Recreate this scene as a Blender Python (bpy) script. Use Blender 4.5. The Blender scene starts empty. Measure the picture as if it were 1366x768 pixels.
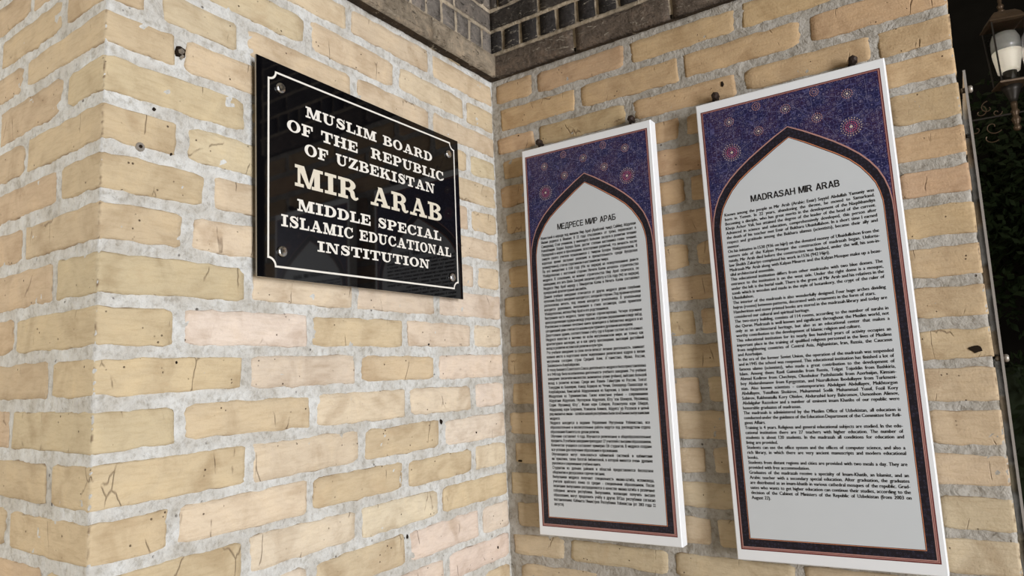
import bpy, bmesh, math, random
from mathutils import Vector, Matrix, noise
random.seed(7)
scene = bpy.context.scene
COL = scene.collection
R = math.radians
ZO = 2.35                       # height of the reference level above the floor

# ------------------------------------------------------------------ camera
yaw, pit, rol = R(123.64977), R(7.0823), R(-2.50177)
fw = Vector((math.cos(pit)*math.cos(yaw), math.cos(pit)*math.sin(yaw), math.sin(pit)))
r0 = Vector((math.sin(yaw), -math.cos(yaw), 0)); u0 = r0.cross(fw)
rt = math.cos(rol)*r0 + math.sin(rol)*u0; up = -math.sin(rol)*r0 + math.cos(rol)*u0
cam = bpy.data.cameras.new('camera'); cam.sensor_width = 36; cam.lens = 886.735/1366*36
cam.clip_start = .02
co = bpy.data.objects.new('camera', cam); COL.objects.link(co)
m = Matrix((rt, up, -fw)).transposed().to_4x4(); m.translation = Vector((1.08508, -1.56598, -.77262+ZO))
co.matrix_world = m; scene.camera = co

# ------------------------------------------------------------------ world, lights, exposure
w = bpy.data.worlds.new('world'); scene.world = w; w.use_nodes = True
w.node_tree.nodes['Background'].inputs[0].default_value = (1.0, .84, .62, 1)
w.node_tree.nodes['Background'].inputs[1].default_value = .17
def area(name, loc, target, sx, sy, power, col):
    l = bpy.data.lights.new(name, 'AREA'); l.shape = 'RECTANGLE'; l.size = sx; l.size_y = sy
    l.energy = power; l.color = col
    o = bpy.data.objects.new(name, l); COL.objects.link(o); o.location = loc
    o.rotation_euler = (Vector(target)-Vector(loc)).to_track_quat('-Z', 'Y').to_euler()
area('daylight_right', (5.6, -2.5, ZO-.45), (.1, -.4, ZO-.75), 1.3, 3.0, 352, (.97, .97, 1.0))
area('fill_left', (-3.4, -3.1, ZO-.2), (-.2, -1.08, ZO-.6), 1.2, 2.4, 135, (1, .94, .86))  # added fill lamp, brightens the front face of the pilaster only
vs = scene.view_settings
vs.view_transform = 'Standard'; vs.look = 'None'; vs.exposure = 0; vs.gamma = 1; vs.use_curve_mapping = False

# ------------------------------------------------------------------ helpers
def lin(c):
    return tuple((v/255/12.92 if v/255 <= .04045 else ((v/255+.055)/1.055)**2.4) for v in c) + (1,)
def link(name, me, mt=None, parent=None, loc=None):
    o = bpy.data.objects.new(name, me); COL.objects.link(o)
    if mt is not None and me is not None and not me.materials: me.materials.append(mt)
    if parent is not None: o.parent = parent
    if loc is not None: o.location = loc
    return o
def mesh(name, vs_, fs, smooth=False):
    me = bpy.data.meshes.new(name); me.from_pydata([tuple(v) for v in vs_], [], fs)
    if smooth: me.polygons.foreach_set('use_smooth', [True]*len(me.polygons))
    me.update(); return me
def empty(name, loc, label, cat, group=None, rz=0):
    o = link(name, None, loc=loc); o.rotation_euler = (0, 0, rz); o.empty_display_size = .05
    return tag(o, label, cat, group)
def tag(o, label, cat, group=None):
    o['label'] = label; o['category'] = cat
    if group: o['group'] = group
    return o
def struct(o, label=None):
    o['kind'] = 'structure'
    if label: o['label'] = label
    return o
class MB:
    def __init__(s): s.v = []; s.f = []
    def add(s, vs_, fs):
        n = len(s.v); s.v += [tuple(v) for v in vs_]; s.f += [tuple(i+n for i in f) for f in fs]
    def box(s, a, b):
        (x0, y0, z0), (x1, y1, z1) = a, b
        s.add([(x0,y0,z0),(x1,y0,z0),(x1,y1,z0),(x0,y1,z0),(x0,y0,z1),(x1,y0,z1),(x1,y1,z1),(x0,y1,z1)],
              [(0,3,2,1),(4,5,6,7),(0,1,5,4),(1,2,6,5),(2,3,7,6),(3,0,4,7)])
    def tube(s, pts, rad, n=8, cap=True):
        pts = [Vector(p) for p in pts]; rad = rad if isinstance(rad, (list, tuple)) else [rad]*len(pts)
        vs_ = []; ref = None
        for i, p in enumerate(pts):
            t = (pts[min(i+1, len(pts)-1)]-pts[max(i-1, 0)]).normalized()
            if ref is None: ref = t.orthogonal().normalized()
            a = (ref-t*ref.dot(t)).normalized(); ref = a; b = t.cross(a)
            for k in range(n):
                q = 2*math.pi*k/n; vs_.append(p+(a*math.cos(q)+b*math.sin(q))*rad[i])
        fs = [(i*n+k, i*n+(k+1) % n, (i+1)*n+(k+1) % n, (i+1)*n+k) for i in range(len(pts)-1) for k in range(n)]
        if cap: fs += [tuple(range(n-1, -1, -1)), tuple(range((len(pts)-1)*n, len(pts)*n))]
        s.add(vs_, fs)
    def lathe(s, prof, n=20, o=(0, 0, 0), ax='z', rot=0):
        vs_ = []
        for r_, h in prof:
            for k in range(n):
                q = 2*math.pi*k/n+rot; c, d = r_*math.cos(q), r_*math.sin(q)
                v = {'z': (c, d, h), 'x': (h, c, d), 'y': (d, h, c)}[ax]
                vs_.append((o[0]+v[0], o[1]+v[1], o[2]+v[2]))
        fs = [(i*n+k, i*n+(k+1) % n, (i+1)*n+(k+1) % n, (i+1)*n+k) for i in range(len(prof)-1) for k in range(n)]
        fs += [tuple(range(n-1, -1, -1)), tuple(range((len(prof)-1)*n, len(prof)*n))]
        s.add(vs_, fs)
    def build(s, name, mt, parent=None, smooth=False, loc=None):
        me = mesh(name, s.v, s.f, smooth)
        return link(name, me, mt, parent, loc)

# ------------------------------------------------------------------ materials
class NT:
    def __init__(s, name, rough=.8, spec=.3, metal=0):
        s.m = bpy.data.materials.new(name); s.m.use_nodes = True; s.t = s.m.node_tree
        s.b = s.t.nodes['Principled BSDF']; s.b.inputs['Roughness'].default_value = rough
        s.b.inputs['Specular IOR Level'].default_value = spec; s.b.inputs['Metallic'].default_value = metal
    def n(s, typ, **kw):
        nd = s.t.nodes.new(typ)
        for k, v in kw.items(): setattr(nd, k, v)
        return nd
    def l(s, a, b): s.t.links.new(a, b)
    def coord(s, which='Object', scale=None):
        c = s.n('ShaderNodeTexCoord').outputs[which]
        if which == 'Object' or scale:
            mp = s.n('ShaderNodeMapping'); s.l(c, mp.inputs[0])
            if scale: mp.inputs['Scale'].default_value = scale
            c = mp.outputs[0]
        return c
    def noise(s, c, sc, det=4, ro=.6, dist=0):
        nd = s.n('ShaderNodeTexNoise'); s.l(c, nd.inputs['Vector']); nd.inputs['Scale'].default_value = sc
        nd.inputs['Detail'].default_value = det; nd.inputs['Roughness'].default_value = ro
        nd.inputs['Distortion'].default_value = dist; return nd.outputs['Fac']
    def vor(s, c, sc, feat='F1', out='Distance', rnd=1):
        nd = s.n('ShaderNodeTexVoronoi', feature=feat); s.l(c, nd.inputs['Vector'])
        nd.inputs['Scale'].default_value = sc; nd.inputs['Randomness'].default_value = rnd; return nd.outputs[out]
    def ramp(s, f, stops):
        nd = s.n('ShaderNodeValToRGB'); s.l(f, nd.inputs[0]); e = nd.color_ramp.elements
        while len(e) < len(stops): e.new(.5)
        for i, (p, c) in enumerate(stops):
            e[i].position = p; e[i].color = (c, c, c, 1) if isinstance(c, (int, float)) else c
        return nd.outputs[0]
    def mix(s, f, a, b, mode='MIX'):
        nd = s.n('ShaderNodeMix', data_type='RGBA', blend_type=mode)
        for x, i in ((f, 0), (a, 6), (b, 7)):
            if hasattr(x, 'links') or hasattr(x, 'is_linked'): s.l(x, nd.inputs[i])
            else: nd.inputs[i].default_value = x
        return nd.outputs[2]
    def math(s, op, a, b=None, clamp=False):
        nd = s.n('ShaderNodeMath', operation=op, use_clamp=clamp)
        for x, i in ((a, 0), (b, 1)):
            if x is None: continue
            if hasattr(x, 'is_linked'): s.l(x, nd.inputs[i])
            else: nd.inputs[i].default_value = x
        return nd.outputs[0]
    def col(s, c):
        if hasattr(c, 'is_linked'): s.l(c, s.b.inputs['Base Color'])
        else: s.b.inputs['Base Color'].default_value = c
    def bump(s, h, st, dist=.002):
        nd = s.n('ShaderNodeBump'); nd.inputs['Strength'].default_value = st; nd.inputs['Distance'].default_value = dist
        s.l(h, nd.inputs['Height']); s.l(nd.outputs[0], s.b.inputs['Normal'])
def plain(name, c, rough=.6, spec=.3, metal=0, grain=.12, sc=60):
    t = NT(name, rough, spec, metal); cc = t.coord()
    f = t.noise(cc, sc, 3); t.col(t.mix(f, tuple(v*(1-grain) for v in c[:3])+(1,), tuple(min(1, v*(1+grain)) for v in c[:3])+(1,)))
    return t.m

def brick_mat():
    t = NT('brick_clay', .88, .2); c = t.coord()
    oi = t.n('ShaderNodeObjectInfo'); base = oi.outputs['Color']
    off = t.n('ShaderNodeVectorMath', operation='ADD'); t.l(c, off.inputs[0])
    cx = t.n('ShaderNodeCombineXYZ'); r_ = t.math('MULTIPLY', oi.outputs['Random'], 37.0)
    for i in range(3): t.l(r_, cx.inputs[i])
    t.l(cx.outputs[0], off.inputs[1]); c = off.outputs[0]
    big = t.noise(c, 14, 4, .55, .6)
    k = t.ramp(big, [(.30, (.80, .76, .72, 1)), (.5, (1, 1, 1, 1)), (.72, (1.10, 1.09, 1.06, 1))])
    a = t.mix(1.0, base, k, 'MULTIPLY')
    # slightly streaked, trowelled skin
    st = t.n('ShaderNodeMapping'); t.l(c, st.inputs[0]); st.inputs['Scale'].default_value = (1, 1, 5)
    s2 = t.noise(st.outputs[0], 30, 5, .65, .4)
    a = t.mix(1.0, a, t.ramp(s2, [(.30, (.88, .86, .83, 1)), (.55, (1, 1, 1, 1))]), 'MULTIPLY')
    # rusty brown stains and thin dark hair cracks
    rs = t.noise(c, 9, 3, .6, .8)
    a = t.mix(t.ramp(rs, [(.60, 0), (.76, .40)]), a, (.46, .33, .20, 1))
    cd = t.n('ShaderNodeMapping'); t.l(c, cd.inputs[0]); cd.inputs['Scale'].default_value = (1, 1, .35)
    dn = t.n('ShaderNodeTexNoise'); t.l(cd.outputs[0], dn.inputs['Vector']); dn.inputs['Scale'].default_value = 60
    ad = t.n('ShaderNodeVectorMath', operation='MULTIPLY_ADD'); t.l(dn.outputs['Color'], ad.inputs[0])
    ad.inputs[1].default_value = (.010, .010, .010); t.l(cd.outputs[0], ad.inputs[2])
    cr = t.vor(ad.outputs[0], 8, 'DISTANCE_TO_EDGE')
    gate = t.ramp(t.noise(c, 16, 2), [(.55, 0), (.62, 1)])
    crk = t.math('MULTIPLY', t.ramp(cr, [(0, 1), (.008, 0)]), gate)
    a = t.mix(t.math('MULTIPLY', crk, .6), a, (.14, .085, .05, 1))
    # edge crack shade painted as a brown line where the brick meets its joint
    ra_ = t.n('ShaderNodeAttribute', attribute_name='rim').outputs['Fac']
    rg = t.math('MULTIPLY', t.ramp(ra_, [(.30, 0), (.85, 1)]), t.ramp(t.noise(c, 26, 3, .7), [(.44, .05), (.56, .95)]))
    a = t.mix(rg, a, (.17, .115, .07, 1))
    # pits
    pv = t.vor(c, 85); pg = t.ramp(t.noise(c, 40, 1), [(.60, 0), (.66, 1)])
    pit = t.math('MULTIPLY', t.ramp(pv, [(.10, 1), (.17, 0)]), pg)
    a = t.mix(t.math('MULTIPLY', pit, .85), a, (.06, .035, .02, 1))
    t.col(a)
    h = t.math('ADD', t.math('MULTIPLY', s2, .7), t.math('MULTIPLY', t.noise(c, 220, 4), .5))
    h = t.math('ADD', h, t.math('MULTIPLY', big, 1.0))
    h = t.math('SUBTRACT', h, t.math('MULTIPLY', crk, .8)); h = t.math('SUBTRACT', h, pit)
    t.bump(h, .9, .0022); return t.m
def mortar_mat(name, c0, c1):
    t = NT(name, .92, .15); c = t.coord()
    n1 = t.noise(c, 11, 5, .65, .5); n2 = t.noise(c, 70, 5, .7)
    a = t.mix(t.ramp(n1, [(.35, 0), (.65, 1)]), c0, c1)
    a = t.mix(1.0, a, t.ramp(n2, [(.30, (.66, .63, .58, 1)), (.50, (1, 1, 1, 1)), (.75, (1.10, 1.10, 1.10, 1))]), 'MULTIPLY')
    pv = t.vor(c, 60); pg = t.ramp(t.noise(c, 30, 1), [(.62, 0), (.68, 1)])
    pit = t.math('MULTIPLY', t.ramp(pv, [(.10, 1), (.18, 0)]), pg)
    a = t.mix(t.math('MULTIPLY', pit, .8), a, (.08, .06, .045, 1)); t.col(a)
    h = t.math('SUBTRACT', t.math('ADD', n2, t.math('MULTIPLY', t.noise(c, 28, 4, .6, 1.2), 1.6)), pit)
    t.bump(h, 1.0, .0035); return t.m
BRICK = brick_mat()
MORT = mortar_mat('mortar_grey', (.50, .48, .43, 1), (.68, .69, .67, 1))
MORTC = mortar_mat('mortar_buff', (.33, .305, .26, 1), (.46, .44, .40, 1))
MORTD = mortar_mat('mortar_sooty', (.26, .22, .165, 1), (.52, .44, .33, 1))

def soot_mat():
    t = NT('sooty_brick', .85, .25); c = t.coord(); oi = t.n('ShaderNodeObjectInfo')
    n1 = t.noise(c, 22, 5, .7, 1.0)
    a = t.mix(1.0, oi.outputs['Color'], t.ramp(n1, [(.3, (.55, .53, .5, 1)), (.5, (1, 1, 1, 1)), (.75, (1.7, 1.6, 1.5, 1))]), 'MULTIPLY')
    sm = t.n('ShaderNodeMapping'); t.l(c, sm.inputs[0]); sm.inputs['Scale'].default_value = (1, 1, 3.5)
    wv = t.noise(sm.outputs[0], 26, 5, .75, 1.2)
    a = t.mix(t.ramp(wv, [(.60, 0), (.66, .75)]), a, (.40, .36, .29, 1))
    a = t.mix(t.ramp(wv, [(.36, .8), (.42, 0)]), a, (.018, .014, .011, 1)); t.col(a); t.bump(t.math('ADD', t.math('ADD', n1, wv), t.noise(c, 120, 4)), 1.0, .004); return t.m
SOOT = soot_mat()

# ------------------------------------------------------------------ walls
WB, WC = 1.08007, 1.13412
LEV = [0, -.0818, -.1558, -.2301, -.3137, -.3933, -.4716, -.5524, -.6347, -.7167, -.7949, -.8763, -.9596,
       -1.039, -1.1183, -1.2025, -1.28]
def lev(k):
    if k < 0: return -k*.080
    if k < len(LEV): return LEV[k]
    return LEV[-1]-(k-16)*.080

class Path:                       # a wall face that turns corners: s runs along it, d stands off it
    def __init__(s, pts, s0): s.p = [Vector(q) for q in pts]; s.s = [s0]; \
        [s.s.append(s.s[-1]+(s.p[i+1]-s.p[i]).length) for i in range(len(pts)-1)]; \
        s.n = [Vector(((s.p[i+1]-s.p[i]).y, -(s.p[i+1]-s.p[i]).x)).normalized() for i in range(len(pts)-1)]
    def at(s, t, d):
        for i in range(1, len(s.p)-1):
            if abs(t-s.s[i]) < 1e-6: return s.p[i]+(s.n[i-1]+s.n[i])*d
        i = 0
        while i < len(s.n)-1 and t > s.s[i+1]: i += 1
        q = s.p[i]+(s.p[i+1]-s.p[i]).normalized()*(t-s.s[i])
        return q+s.n[i]*d
    def corners(s): return s.s[1:-1]
PL = Path([(-1.7, -WB), (0, -WB), (0, 0)], -1.7)          # pilaster: s<0 front face, s>0 the side face
PC = Path([(0, 0), (WC, 0), (WC, .6)], 0)                 # wall with the posters and its return

def shell(name, path, sx0, sx1, z0, z1, mt, step=.0065, back=.12, amp=.0021, base=0):
    ss = []; n = int((sx1-sx0)/step)
    ss = [sx0+(sx1-sx0)*i/n for i in range(n+1)]
    for c in path.corners():
        if sx0 < c < sx1:
            j = min(range(len(ss)), key=lambda i: abs(ss[i]-c)); ss[j] = c
    nz = int((z1-z0)/step); vs_ = []
    for s_ in ss:
        for j in range(nz+1):
            z = z0+(z1-z0)*j/nz
            q = Vector((s_*11+3.1, z*11, 1.7))
            d = amp*noise.noise(q*2.0)+amp*.9*noise.noise(q*6.5)+amp*.5*noise.noise(q*16)+base
            p = path.at(s_, d); vs_.append((p.x, p.y, z+ZO))
    m_ = nz+1
    fs = [(i*m_+j, (i+1)*m_+j, (i+1)*m_+j+1, i*m_+j+1) for i in range(len(ss)-1) for j in range(nz)]
    return mesh(name, vs_, fs, True)

def brick(path, s0, s1, zb, zt, mt, parent, col, proud=.0022, rad=None, wob=.0021, name='brick', thick=.03, edge=.0042, lab=None, slant=.0022):
    """one brick: rounded, uneven face on the wall path, its flanks running back into the wall"""
    cs = [c for c in path.corners() if s0+.004 < c < s1-.004]
    L = s1-s0; H = zt-zb
    ra = min(rad[0] if rad else random.uniform(.005, .024), H*.46); rb = min(rad[1] if rad else random.uniform(.005, .024), H*.46)
    tl0, tl1 = random.uniform(-1, 1)*slant, random.uniform(-1, 1)*slant; sk0, sk1 = random.uniform(-1, 1)*slant, random.uniform(-1, 1)*slant
    cols = [0, .3*ra, ra] ; k = max(2, int((L-ra-rb)/.019))
    cols += [ra+(L-ra-rb)*i/k for i in range(1, k)] + [L-rb, L-.3*rb, L]
    cols = [s0+c for c in cols]
    for c in cs:
        cols = [q for q in cols if abs(q-c) > .006]+[c-.004, c, c+.004]
    cols = sorted(cols); seed = random.uniform(0, 99); n = len(cols)
    fr = [0, .05, .25, .5, .75, .95, 1]; vs_ = []; rim = []
    if cs: fr = [0, .05, .12, .2, .28, .36, .44, .52, .6, .68, .76, .84, .91, .95, 1]
    nr = len(fr); nl = nr-1
    for i, s_ in enumerate(cols):
        ds, de = s_-s0, s1-s_
        cut = 0
        if ds < ra: cut = ra-math.sqrt(max(0, ra*ra-(ra-ds)**2))
        if de < rb: cut = max(cut, rb-math.sqrt(max(0, rb*rb-(rb-de)**2)))
        cut *= .8
        wt = wob*1.7*noise.noise(Vector((s_*30, seed, 0))) + wob*1.1*noise.noise(Vector((s_*110, seed, 4)))
        wbm = wob*1.7*noise.noise(Vector((s_*30, seed, 9))) + wob*1.1*noise.noise(Vector((s_*110, seed, 14)))
        u_ = (s_-s0)/L-.5; lo, hi = zb+cut+wbm+tl0*u_*2, zt-cut+wt+tl1*u_*2
        for j, t in enumerate(fr):
            z = lo+(hi-lo)*t
            e = (i in (0, n-1)) or j in (0, nl)
            d = -edge*.75 if e else proud+.0012*noise.noise(Vector((s_*25, z*25, seed)))
            if i in (1, n-2) and not e: d = proud*.55
            sj = s_ if s_ in cs else s_+(wob*1.2*noise.noise(Vector((z*60, seed, i)))*(1 if i < 2 or i > n-3 else 0))
            if s_ in cs: d -= random.uniform(0, .0042)*random.random()
            if s_ not in cs: sj += (sk0 if u_ < 0 else sk1)*(t-.5)*2*max(0, 1-min(ds, de)/.03)
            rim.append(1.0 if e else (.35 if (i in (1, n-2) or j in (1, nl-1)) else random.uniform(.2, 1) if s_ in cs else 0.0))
            p = path.at(sj, d); vs_.append((p.x, p.y, z+ZO))
    m_ = nr
    fs = [(i*m_+j, (i+1)*m_+j, (i+1)*m_+j+1, i*m_+j+1) for i in range(n-1) for j in range(nl)]
    ring = [i*m_ for i in range(n)]+[(n-1)*m_+j for j in range(1, nr)]+[i*m_+nl for i in range(n-2, -1, -1)]+[j for j in range(nl-1, 0, -1)]
    b = len(vs_)
    allc = []
    for r_ in ring:
        i = r_//m_; s_ = cols[i]; z = vs_[r_][2]-ZO
        p = path.at(s_ if s_ in cs else min(max(s_, s0), s1), -thick); vs_.append((p.x, p.y, z+ZO))
    q = len(ring)
    fs += [(ring[(k+1) % q], ring[k], b+k, b+(k+1) % q) for k in range(q)]
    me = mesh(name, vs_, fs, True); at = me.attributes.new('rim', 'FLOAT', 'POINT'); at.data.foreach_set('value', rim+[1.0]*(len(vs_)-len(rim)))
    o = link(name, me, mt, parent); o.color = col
    if lab: o['label'] = lab
    return o

def mixc(a, b, t): return tuple(a[i]*(1-t)+b[i]*t for i in range(3))+(1,)
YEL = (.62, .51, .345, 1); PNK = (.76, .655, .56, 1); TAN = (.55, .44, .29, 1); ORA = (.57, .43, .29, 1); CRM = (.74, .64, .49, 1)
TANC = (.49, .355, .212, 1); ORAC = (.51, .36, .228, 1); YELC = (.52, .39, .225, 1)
def tint(c, a):
    g = 1+random.uniform(-a, a); return tuple(v*g for v in c[:3])+(1,)
def jit(c, a=.05):
    g = 1+random.uniform(-a, a); return tuple(min(1, c[i]*g*(1+random.uniform(-a, a)*.35)) for i in range(3))+(1,)

wall_left = link('wall_left', shell('wall_left', PL, -1.25, WB, -1.75, .75, MORT), MORT)
struct(wall_left)
JB = {-1: [-.82, -.563, -.28], 0: [-.955, -.68, -.41, -.135], 1: [-1.012, -.837, -.55, -.282], 2: [-.958, -.68, -.41, -.129],
      3: [-.82, -.55, -.28], 4: [-.952, -.68, -.41, -.133], 5: [-.898, -.60, -.30], 6: [-.94, -.68, -.405, -.115],
      7: [-.818, -.557, -.282], 8: [-.949, -.679, -.401, -.141], 9: [-.824, -.553, -.291], 10: [-.947, -.672, -.399, -.145],
      11: [-.816, -.543, -.278], 12: [-.955, -.681, -.411, -.152], 13: [-.82, -.554, -.29], 14: [-.945, -.679, -.409, -.133],
      15: [-.82, -.55, -.276]}
JA = {1: -.150, 2: -.301, 3: -.137, 4: -.279, 5: -.143, 6: -.27, 7: -.144, 8: -.294, 9: -.148, 10: -.29, 11: -.137, 12: -.286, 13: -.141}
RADB = {(6, 0): (.004, .012), (10, 0): (.004, .016), (10, 1): (.022, .006), (9, 1): (.018, .006), (8, 1): (.012, .006),
        (15, 1): (.02, .02), (11, 2): (.02, .02)}
for k in range(-2, 21):
    zt, zb = lev(k), lev(k+1)
    j = JB.get(k, [-.82, -.55, -.28] if k % 2 else [-.95, -.68, -.41, -.135])
    ja = JA.get(k, -.143 if k % 2 else -.285)
    js = [ja-.275*i for i in range(4, -1, -1)]
    js = [q for q in js if q > -1.24]+[q+WB for q in j]
    js = [-1.245]+js+[WB+.006]
    first_b = [i for i, q in enumerate(js) if q < 0][-1]
    for i in range(len(js)-1):
        s0, s1 = js[i], js[i+1]
        g0, g1 = random.uniform(.0055, .009), random.uniform(.0055, .009)
        if k == 1 and abs(js[i]-(WB-1.012)) < 1e-6: g0 = .02
        if i == len(js)-2: g1 = .008
        t_ = random.uniform(.0055, .0105); b_ = random.uniform(.0055, .0105)
        low = min(1, max(0, (k-3)/9))  # skylight paling of the lower side-face bricks is put into their colours
        mid = (s0+s1)/2
        if s1 < .02 or mid < -.02 and s1 < .2 and ja > -.2 and False:
            c = jit(mixc(TAN, ORA, random.random()*.8))
        elif mid < 0 or i == first_b:
            c = jit(mixc(YEL, TAN, .35+.4*random.random()))
        else:
            c = jit(mixc(YEL, random.choice([PNK, PNK, PNK, CRM, YEL]), min(1, .15+low*(.75+.35*mid))*random.uniform(.65, 1)))
        if k == 8 and i == first_b+1: c = PNK
        if k == 10 and i == first_b+1: c = jit(YEL, .02)
        if k == 11 and i == first_b+2: c = jit(mixc(YEL, TAN, .3), .02)
        if k == 12 and i == first_b+2: c = jit(mixc(YEL, TAN, .5), .02)
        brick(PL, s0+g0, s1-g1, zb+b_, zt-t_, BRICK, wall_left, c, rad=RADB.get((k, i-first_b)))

wall_right = struct(link('wall_right', shell('wall_right', PC, 0, WC+.55, -1.75, .75, MORTC), MORTC))
JC = {-1: [.151, .44, .726, 1.0], 0: [.286, .58, .868], 1: [.15, .435, .717, 1.0], 15: [.183, .464, .75, 1.03]}
for k in range(-2, 21):
    zt, zb = lev(k), lev(k+1)
    j = JC.get(k, [.15, .435, .72, 1.0] if k % 2 else [.29, .573, .86])
    js = [0]+j+[WC+(.265 if k % 2 else .13)]
    js += [js[-1]+.27]
    for i in range(len(js)-1):
        s0, s1 = js[i], js[i+1]
        g0, g1 = random.uniform(.0055, .0095), random.uniform(.0055, .0095)
        if i == 0: g0 = .014 if k % 2 else .030
        t_ = random.uniform(.0065, .011); b_ = random.uniform(.0065, .011)
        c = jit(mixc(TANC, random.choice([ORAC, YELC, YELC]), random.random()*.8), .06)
        c = mixc(c, jit((.56, .47, .335, 1), .04), min(.85, max(0, (k-5)/10)))
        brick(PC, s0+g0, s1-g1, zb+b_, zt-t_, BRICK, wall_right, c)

# ------------------------------------------------------------------ sooty brick cornice
def cornice(name, path, s0, s1, dark, gap):
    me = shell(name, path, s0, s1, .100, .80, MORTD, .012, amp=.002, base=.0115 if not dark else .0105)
    # soffit lip below the first course
    o = struct(link(name, me, MORTD))
    rows = [(.089, .158, .026 if not dark else .013, .2755, .013), (.167, .232, .013, .0617, -.009), (.240, .300, .012, .27, -.09), (.309, .372, .016, .27, .04),
            (.380, .442, .016, .13, 0), (.450, .515, .02, .27, .1), (.523, .585, .02, .13, 0), (.593, .655, .024, .27, .06), (.663, .725, .024, .27, 0)]
    for ri, (zb, zt, pr, mod, off) in enumerate(rows):
        a = s0; cuts = [s0]
        if gap == 'l': q = s1-off-.0
        else: q = s0+off
        t = []
        for i in range(-2, 60):
            v = (s1+(-off)-i*mod) if gap == 'l' else (s0+off+i*mod)
            if s0+.02 < v < s1-.02: t.append(v)
        cuts = [s0]+sorted(t)+[s1]
        for i in range(len(cuts)-1):
            g = .0045 if ri == 1 else .003
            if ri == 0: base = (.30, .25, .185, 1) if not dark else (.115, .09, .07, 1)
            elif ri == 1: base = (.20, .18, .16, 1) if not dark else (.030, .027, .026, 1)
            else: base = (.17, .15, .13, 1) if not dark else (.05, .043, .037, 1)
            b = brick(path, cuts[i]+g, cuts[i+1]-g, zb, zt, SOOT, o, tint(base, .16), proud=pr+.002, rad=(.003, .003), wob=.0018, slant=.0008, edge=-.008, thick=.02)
    # mortar ledges between the courses
    for ri, z in enumerate((.160, .234)):
        mb = MB(); n = 120; vv = []
        for i in range(n+1):
            s_ = s0+(s1-s0)*i/n
            for c in path.corners():
                if abs(s_-c) < (s1-s0)/n*.5: s_ = c
            h = .0035+.0018*noise.noise(Vector((s_*60, ri, 0)))
            d = .0155+.003*noise.noise(Vector((s_*40, ri, 5)))
            for dd, zz in ((0, z-h), (d, z-h), (d, z+h+.003), (0, z+h+.003)):
                p = path.at(s_, dd); vv.append((p.x, p.y, zz+ZO))
        mb.add(vv, [(i*4+k, (i+1)*4+k, (i+1)*4+(k+1) % 4, i*4+(k+1) % 4) for i in range(n) for k in range(4)])
        mb.build('mortar_ledge', MORTD, o, True)
    mb = MB(); vv = []; n = 60
    for i in range(n+1):
        s_ = s0+(s1-s0)*i/n
        for c in path.corners():
            if abs(s_-c) < (s1-s0)/n*.5: s_ = c
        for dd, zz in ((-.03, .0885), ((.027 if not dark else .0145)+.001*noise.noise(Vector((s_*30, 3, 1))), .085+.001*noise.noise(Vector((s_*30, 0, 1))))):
            p = path.at(s_, dd); vv.append((p.x, p.y, zz+ZO))
    mb.add(vv, [(i*2, i*2+1, i*2+3, i*2+2) for i in range(n)])
    mb.build('soffit_shade', SOOT, o).color = (.05, .036, .024, 1)  # underside painted dark, carrying the shadow below the cornice
    return o
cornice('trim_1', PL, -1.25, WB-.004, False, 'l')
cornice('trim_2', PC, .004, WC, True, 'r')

floor = MB(); floor.box((-6, -7, -.1), (8, 7, 0))
struct(floor.build('floor', plain('stone_floor', (.42, .36, .28, 1), .8, sc=8)))

# small pits, plugs and chips; dark discs carry the shade of the pits
DARK = plain('hole_shade', (.02, .014, .01, 1), .95, .05)
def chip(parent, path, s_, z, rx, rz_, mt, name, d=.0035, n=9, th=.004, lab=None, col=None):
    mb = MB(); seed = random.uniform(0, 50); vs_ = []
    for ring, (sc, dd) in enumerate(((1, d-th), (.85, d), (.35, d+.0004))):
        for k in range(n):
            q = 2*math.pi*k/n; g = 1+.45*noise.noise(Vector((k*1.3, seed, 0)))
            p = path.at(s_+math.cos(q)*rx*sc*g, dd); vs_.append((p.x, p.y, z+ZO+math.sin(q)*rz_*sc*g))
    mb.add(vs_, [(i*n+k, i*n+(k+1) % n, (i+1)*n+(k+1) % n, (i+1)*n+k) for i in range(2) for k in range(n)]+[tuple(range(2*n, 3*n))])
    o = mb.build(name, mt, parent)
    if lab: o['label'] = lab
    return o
STEEL = plain('dull_steel', (.42, .38, .33, 1), .45, .5, .7)
CHALK = plain('chalk_chip', (.80, .78, .72, 1), .9)
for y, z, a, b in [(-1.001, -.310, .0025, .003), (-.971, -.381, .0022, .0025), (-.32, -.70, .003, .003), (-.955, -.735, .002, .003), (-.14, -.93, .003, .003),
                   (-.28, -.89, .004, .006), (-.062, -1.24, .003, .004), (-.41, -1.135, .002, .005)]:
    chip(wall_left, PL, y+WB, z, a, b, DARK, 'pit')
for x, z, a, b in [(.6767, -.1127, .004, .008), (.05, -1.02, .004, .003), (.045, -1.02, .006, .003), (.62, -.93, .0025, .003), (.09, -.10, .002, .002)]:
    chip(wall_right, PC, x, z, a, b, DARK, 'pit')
chip(wall_right, PC, 1.1095-.001, -.7694, .013, .0085, DARK, 'pit', n=11)
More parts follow.
